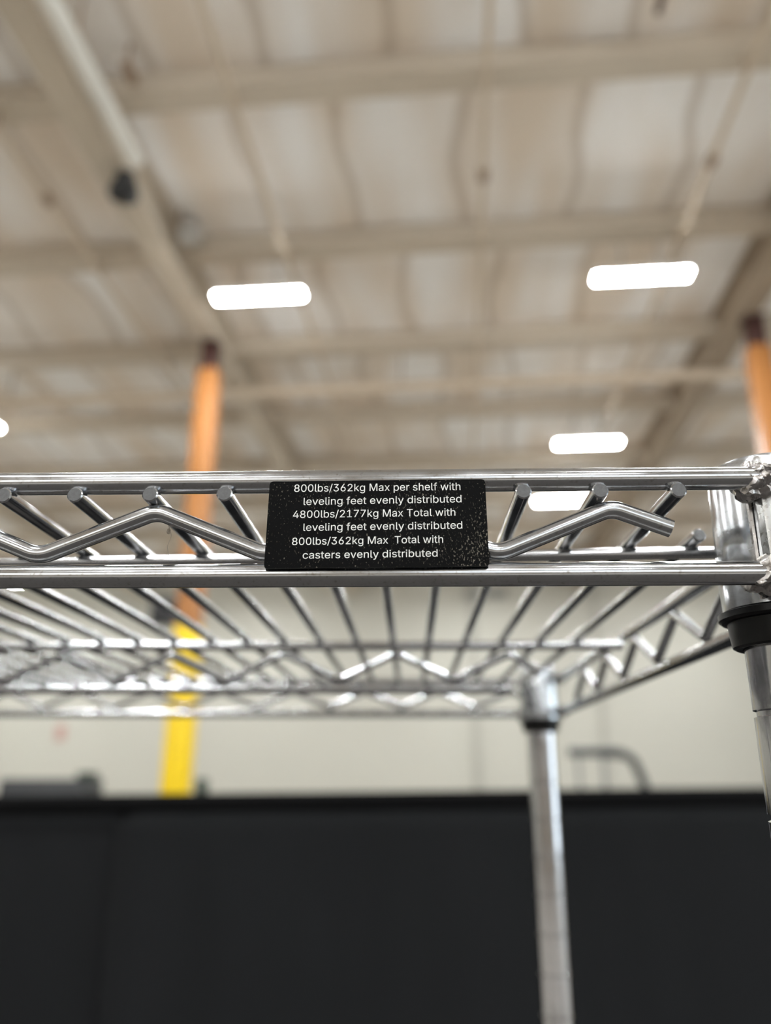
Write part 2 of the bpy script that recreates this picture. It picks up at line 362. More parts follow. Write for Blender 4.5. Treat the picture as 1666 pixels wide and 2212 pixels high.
for x, y in ((-2.4, 3.0), (2.4, 3.0), (-8.6, 3.0), (8.6, 3.0), (-2.4, -2.5), (2.4, -2.5), (-8.6, -2.5), (8.6, -2.5), (-2.4, -8), (2.4, -8), (-8.6, -8), (8.6, -8),
             (-14, 8.6), (14, 8.6), (14, 3), (-14, 3), (11, 16.5), (-14, -2.5), (14, -2.5), (-13.5, 18), (-6.5, 23.5), (.5, 23.5), (7, 23.5), (-13.5, 23.5), (-18, 22)):  # last two are unseen extras, added to brighten the left of the back wall
    more_light('lit white ceiling light of the rows outside the photo', x, y)

# orange columns with yellow guards
def column(x, y, label):
    t = thing('steel_column', label, 'column', B(x, y, ZF), HALL, 'orange steel columns'); h = EYE + 5.98
    MB().box(-.145, .145, -.145, .145, .02, h - .46, .02).build('shaft', M['orange'], t)
    MB().box(-.115, .115, -.115, .115, h - .46, h - .03, .02).build('column_head', M['brown'], t)
    MB().box(-.13, .13, -.13, .13, h - .03, h).build('cap_plate', M['brown'], t)
    MB().box(-.155, .155, -.155, .155, .02, EYE + 1.84, .03).build('guard', M['yellow'], t)
    MB().box(-.28, .28, -.28, .28, 0, .02).build('base_plate', M['dark'], t)
column(-3.47, 10.0, 'orange steel column at left with dark top and bright yellow guard below')
column(4.13, 10.0, 'orange steel column at the right edge with dark brown top')

# things beyond the drape
t = thing('electrical_box', 'dark electrical box on the side of the left column above its yellow guard', 'box', B(-3.787, 9.95, 1.9), HALL)
MB().box(-.17, .17, -.1, .1, -.05, .3, .015).build('body', M['dark'], t); MB().box(-.13, .13, -.115, -.1, 0, .26, .005).build('cover', M['black_cap'], t)
t = thing('machine_cabinet', 'dark grey cabinet top showing over the drape at far left', 'cabinet', B(-6.15, 12.2, ZF), HALL)
MB().box(-.62, .62, -.4, .4, .05, EYE - .04, .02).build('body', M['dark'], t); MB().box(.45, .62, -.2, .2, EYE - .04, EYE + .06, .01).build('vent', M['green'], t)
MB().box(-.55, .55, -.35, .35, 0, .05).build('plinth', M['black_cap'], t)
t = thing('control_post', 'small dark green post box peeking over the drape right of the yellow guard', 'box', B(-3.78, 12.0, ZF), HALL)
MB().box(-.08, .08, -.08, .08, EYE - .35, EYE - .03, .015).build('body', M['green'], t); MB().tube([(0, 0, .02), (0, 0, EYE - .35)], .04, 12).build('stand', M['dark'], t)
MB().box(-.18, .18, -.18, .18, 0, .02).build('foot', M['dark'], t)
t = thing('extraction_arm', 'dark bent pipe arm standing behind the drape, right of the rear post', 'pipe', B(2.9, 14.0, ZF), HALL)
zz = EYE + .40
MB().tube(fillet([(-1.15, 0, zz), (-.35, 0, zz), (-.12, 0, zz - .10), (.03, 0, zz - .5), (.03, 0, .02)], .22, 8), .075, 14).build('arm', M['dark'], t)
for x in (-1.0, -.6): MB().tube([(x, 0, zz - .04), (x + .02, 0, .02)], .03, 10).build('leg', M['grey'], t)
MB().tube([(-.62, 0, zz - .0), (-.32, 0, zz - .02)], .085, 14).build('sleeve', M['dark'], t)
MB().box(-1.2, .35, -.35, .35, 0, .02).build('base', M['dark'], t); MB().box(.0, .45, -.2, .2, .02, EYE - .16, .03).build('cabinet', M['dark'], t)
t = thing('wall_sign', 'small faded red sign on the far cream wall at left', 'sign', B(-13.55, 26.98, 1.15), HALL)
MB().box(-.18, .18, -.02, .02, 0, .5, .005).build('plate', M['red'], t)
t = thing('wall_vent', 'dark flat vent high on the far wall seen under the front rail', 'vent', B(.95, 26.9, 5.75), HALL)
MB().box(-.75, .75, -.08, .1, 0, .32, .01).build('frame', M['wall_dim'], t)
for k in range(4): MB().box(-.68, .68, -.1, -.08, .04 + k * .065, .075 + k * .065).build('slat', M['grey'], t)

# ------------------------------------------------------------------ black drape
SL = .0131
def drape_z(x): return EYE - .0495 + SL * x
def drape(x0, x1, y, label, seed):
    t = thing('black_drape', label, 'drape', (0, 0, 0), (0, 0, 0), 'drape panels on the crossbar')
    def sheet(name, zt, zb, m, amp, nz, r0=0.0):
        mb = MB(); xe = x1 + (.06 if y > 3.25 else 0); nx = int((xe - x0) / .02); G = []
        for j in range(nz + 1):
            row = []
            for i in range(nx + 1):
                x = x0 + (xe - x0) * i / nx; f = j / nz
                top = drape_z(x) + zt; bot = zb if zb is not None else .016
                if name == 'header': bot = drape_z(x) + zb
                z = top + (bot - top) * f
                e = min(1, (x - x0) / .08, (xe - x) / .08)
                yy = y + amp * (noise.noise(Vector((x * 2.3 + seed, z * .12, seed))) * .8 + .35 * noise.noise(Vector((x * 6 + seed, z * .3, 3)))) * (min(1, f * 4 + .15)) + (1 - e) * .03
                row.append(mb.bm.verts.new((x, yy, z)))
            G.append(row)
        for j in range(nz):
            for i in range(nx): mb.bm.faces.new((G[j][i], G[j][i + 1], G[j + 1][i + 1], G[j + 1][i]))
        o = mb.build(name, m, t, 60)
        sm = o.modifiers.new('cloth', 'SOLIDIFY'); sm.thickness = .002; sm.offset = 0
        return o
    sheet('cloth', -.07, None, M['drape'], .022, 24)
    # header pocket closed round the crossbar
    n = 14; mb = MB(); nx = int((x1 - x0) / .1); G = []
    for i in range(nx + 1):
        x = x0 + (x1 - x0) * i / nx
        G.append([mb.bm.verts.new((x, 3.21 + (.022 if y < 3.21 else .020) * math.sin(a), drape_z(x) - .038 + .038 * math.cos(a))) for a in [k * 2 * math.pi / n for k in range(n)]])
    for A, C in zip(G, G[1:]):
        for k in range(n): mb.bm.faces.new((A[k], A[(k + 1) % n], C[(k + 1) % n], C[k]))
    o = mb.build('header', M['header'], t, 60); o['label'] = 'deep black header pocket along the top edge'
    return t
drape(-4.2, -1.12, 3.265, 'black cloth drape panel left of the seam, below the yellow guard', 1.3)
drape(-1.12, 4.2, 3.2, 'wide black cloth drape panel behind the rear post, right of the seam', 5.1)
t = thing('drape_frame', 'pipe frame inside the top of the black drape', 'frame', (0, 0, 0))
MB().tube([(-4.3, 3.21, drape_z(-4.3) - .038), (4.3, 3.21, drape_z(4.3) - .038)], .016, 14).build('crossbar', M['grey'], t)
for x in (-4.3, 4.3):
    MB().tube([(x, 3.21, .01), (x, 3.21, drape_z(x))], .022, 14).build('upright', M['grey'], t)
    MB().box(x - .25, x + .25, 2.96, 3.46, 0, .01).build('base_plate', M['dark'], t)

# ------------------------------------------------------------------ wire shelving unit (rack frame = world axes, z from eye level)
YU, YR = .2317, .7807; ZU, ZL = .0869, .0571; RR = .0036
PX, PF, PRr = .1185, .2549, .7575; PXL = PX - .900
ZW, RW = .0819, .0025; WX0, WS = -.1021, .02285
rack = thing('wire_shelving_unit', 'chrome wire shelving rack with zigzag trusses, grooved round posts and black clips', 'shelving', (PX - .45, (PF + PRr) / 2, 0))
off = Vector((-(PX - .45), -(PF + PRr) / 2, EYE))
def part(mb, name, m, parent=rack, ang=35, cut=None):
    o = mb.build(name, m, parent, ang, cut=cut)
    if parent is rack: o.location = off
    return o
def zig(x_first, z_first, n, step, zlo, zhi, mk, first_low):
    pts = []
    for k in range(n): pts.append(mk(x_first + k * step, zlo if (k % 2 == 0) == first_low else zhi))
    return pts
# long trusses front and rear: upper rail, lower rail, zigzag wire
for y in (YU, YR):
    part(MB().tube([(PXL - .002, y, ZU), (PX + (-.011 if y == YU else .022), y, ZU)], RR, 24, round_end=.0008), 'upper_rail', M['rod'])
    part(MB().tube([(PXL - .002, y, ZL), (PX + (-.011 if y == YU else .001), y, ZL)], RR, 24, round_end=.0008), 'lower_rail', M['rod'])
def snake(y, ph, x_end, z_end, zlo, zhi, r, start=-.78, half=.0347):
    """zigzag wire: peaks at ph + 2*half*k; ends cut at x_end"""
    pts = []; k = int((start - ph) / (2 * half)) - 0
    xs = ph + 2 * half * k
    while xs < x_end - .004:
        pts.append((xs, y, zhi)); 
        if xs + half < x_end - .004: pts.append((xs + half, y, zlo))
        xs += 2 * half
    pts.append((x_end, y, z_end))
    return MB().tube(fillet(pts, .0085, 8), r, 18)
part(snake(YU, .0612, .0786, .0709, .0634, .0776, .00272), 'zigzag_wire', M['rod'])
part(snake(YR, .0960, .1135, .0700, .0634, .0776, .00265), 'zigzag_wire', M['rod'])
# mid truss under the deck
YM = .4942; ZM, ZML = .0769, .0507
part(MB().tube([(-.76, YM, ZM), (.1302, YM, ZM)], .0029, 18, round_end=.0006), 'support_rail', M['rod'])
part(MB().tube([(-.76, YM, ZML), (.062, YM, ZML)], .0029, 18, round_end=.0006), 'support_rail', M['rod'])
part(snake(YM, .0612, .0790, .0600, .0560, .0722, .0023), 'zigzag_wire', M['wire'])
# light cross rod close to the front
part(MB().tube([(-.76, .2995, .0768), (-.138, .2905, .0769), (.113, .2832, .0775)], .0023, 16, round_end=.0005), 'cross_rod', M['rod'])
# deck wires front to back, cut ends showing at the front
for i in range(-28, 9):
    x = WX0 + i * WS + random.uniform(-.0005, .0005)
    part(MB().tube([(x, YU - .0040, ZW), (x, YR + .003, ZW)], RW, 14, round_end=.0004), 'deck_wire', M['wire'], cut=M['cut'])
x = WX0 + 9 * WS
part(MB().tube([(x - .0005, .2752, ZW), (x, .735, ZW)], RW, 14, round_end=.0005), 'deck_wire', M['wire'])
# side trusses
for sx, X in ((1, PX + .0205), (-1, PXL - .0205)):
    part(MB().tube([(X, PF, ZU), (X, PRr, ZU)], .0034, 22), 'side_rail', M['rod'])
    part(MB().tube([(X, PF, ZL), (X, PRr, ZL)], .0034, 22), 'side_rail', M['rod'])
    pts = []; yv = .303
    while yv < .735:
        pts.append((X, yv, .0625)); pts.append((X, yv + .0385, .0812)); yv += .077
    part(MB().tube(fillet(pts[:-1], .006, 6), .0026, 16), 'zigzag_wire', M['wire'])
# posts, collars, clips
def post(cx, cy, g0):
    prof = [(.0115, .012 - EYE)]; R = .0127
    z = g0
    zs = []
    while z > -EYE + .06: zs.append(z); z -= .0300
    prof += [(R, .0125 - EYE)]
    for z in reversed(zs): prof += [(R, z - .0013), (R - .0009, z - .0009), (R - .0009, z + .0005), (R + .0001, z + .0009)]
    prof += [(R, .0895), (R - .001, .0905)]
    po = part(MB().lathe(prof, cx, cy, 40), 'post', M['post'], ang=25)
    MB().lathe([(.004, -EYE + .03), (.004, -EYE + .012), (.013, -EYE + .011), (.015, -EYE + .003), (.013, -EYE)], cx, cy, 24).build('leveling_foot', M['post'], po)
def collar(cx, cy, sx, sy):
    prof = [(.0172, .0500), (.0176, .0506), (.0178, .0600), (.0174, .0780), (.0171, .0930), (.0168, .0965), (.0158, .0985), (.0140, .0985), (.0132, .0970), (.0132, .0500)]
    def shp(a, z):
        return 0.0
    mb = MB().lathe(prof + [prof[0]], cx, cy, 56)
    co = part(mb, 'collar', M['collar'], ang=30)
    # seam ribs of the rolled sleeve
    for da in (-.95, .95):
        a = math.atan2(sy, sx * .25) + da * sx
        q = [(cx + math.cos(a) * (.0172), cy + math.sin(a) * (.0172), z) for z in (.0515, .07, .0955)]
        MB().tube(q, .0011, 8).build('seam_rib', M['weld'], co)
    MB().box(cx - .0112, cx + .0112, min(cy + sy * .0212, cy + sy * .0150), max(cy + sy * .0212, cy + sy * .0150), .0545, .0962, .0022).build('weld_boss', M['boss'], co)
    return co
def weld(co, c, s=1.0, seed=0):
    MB().blob(c, .0062 * s, .0072 * s, .0056 * s, .3, 320, seed).blob((c[0] + .0042, c[1] - .001, c[2] + .0022), .0045 * s, .0050 * s, .0036 * s, .4, 420, seed + 3).build('weld_bead', M['weld'], co)
def clip(cx, cy):
    prof = [(.0185, .0500), (.0193, .0497), (.0193, .0478), (.0184, .0470), (.0168, .0468), (.0165, .0430), (.0160, .0392), (.0150, .0386), (.0131, .0388), (.0131, .0500)]
    part(MB().lathe(prof + [prof[0]], cx, cy, 48), 'black_clip', M['plastic'], ang=30)
for (cx, sx) in ((PX, 1), (PXL, -1)):
    for (cy, sy, g0) in ((PF, -1, .0189), (PRr, 1, -.0042)):
        post(cx, cy, g0 + .0); co = collar(cx, cy, sx, sy); clip(cx, cy)
        yr_ = YU if sy < 0 else YR
        for k, z in enumerate((ZU, ZL)):
            weld(co, (cx - .0128 * sx, yr_ - .0030 * sy, z - .0003), 1.0, k * 7 + cx)
            weld(co, (cx + .0205 * sx, cy, z), .9, k * 5 + 2 + cx)

t = thing('lint_wisp', 'wisp of grey lint caught on the zigzag wire left of the label', 'lint', (-.0745, YU + .002, EYE + .0745))
MB().tube(fillet([(-.0003, 0, .0004), (.0012, .0006, -.004), (.0002, .0004, -.0075), (.0010, .001, -.0115)], .002), .00009, 6).build('thread', M['lint'], t)
MB().blob((.0003, .0002, -.0026), .0006, .0005, .0009, .6, 1500, 3, 3).build('tuft', M['lint'], t)

# ------------------------------------------------------------------ the load label clipped to the front truss
YLB = .2268
lab = thing('load_label', 'scratched black load rating label with white lettering on the front rails', 'label', (-.0097, YLB, EYE + .0585))
K = YLB / .22423
c4 = [(-.04182 * K, .08431 * K), (.02273 * K, .08447 * K), (.02308 * K, .05784 * K), (-.04228 * K, .05736 * K)]
def plate():
    mb = MB(); out = []; R = .0011
    P = [Vector((x, 0, z)) for x, z in c4]
    for a, b, c in zip(P[-1:] + P[:-1], P, P[1:] + P[:1]):
        u = (a - b).normalized(); w_ = (c - b).normalized()
        for k in range(6):
            f = k / 5; q = b + u * R * (1 - f) ** 2 + w_ * R * f ** 2
            out.append(q)
    # subdivide long edges with a trace of unevenness
    ring = []
    for a, b in zip(out, out[1:] + out[:1]):
        n = max(1, int((b - a).length / .003))
        for k in range(n):
            q = a.lerp(b, k / n); ring.append(q + Vector((0, 0, .00012 * noise.noise(q * 150))) if n > 1 and k else q)
    o_ = Vector((.0097, YLB, -.0585))
    o_.y = 0
    fr = [mb.bm.verts.new(q + o_) for q in ring]; bk = [mb.bm.verts.new(q + o_ + Vector((0, .0012, 0))) for q in ring]
    mb.bm.faces.new(fr); mb.bm.faces.new(bk[::-1])
    n = len(ring)
    for k in range(n): mb.bm.faces.new((fr[k], bk[k], bk[(k + 1) % n], fr[(k + 1) % n]))
    bmesh.ops.bevel(mb.bm, geom=[e for e in mb.bm.edges if all(v in fr for v in e.verts)], offset=.0001, segments=1, affect='EDGES')
    return mb
plate().build('plate', M['label'], lab)
FPX = 1726.98
def on_label(px, py):                         # a point of the lettering, taken from the photo, on the plate's front
    d = F_ + R_ * ((px - 833) / FPX) - U_ * ((py - 1106) / FPX)
    k = YLB / d.y; return Vector((d.x * k, 0, d.z * k))
lines = [('800lbs/362kg Max per shelf with', 635.7, 1062.7, 995, 1058.6, 15.9), ('leveling feet evenly distributed', 656, 1091.2, 997.3, 1085.2, 15.9),
         ('4800lbs/2177kg Max Total with', 633, 1119.2, 984, 1114, 15.9), ('leveling feet evenly distributed', 655.5, 1147, 999, 1142, 15.9),
         ('800lbs/362kg Max  Total with', 631, 1177.6, 957.6, 1172.4, 15.9), ('casters evenly distributed', 654, 1207, 945.6, 1202.4, 15.9)]
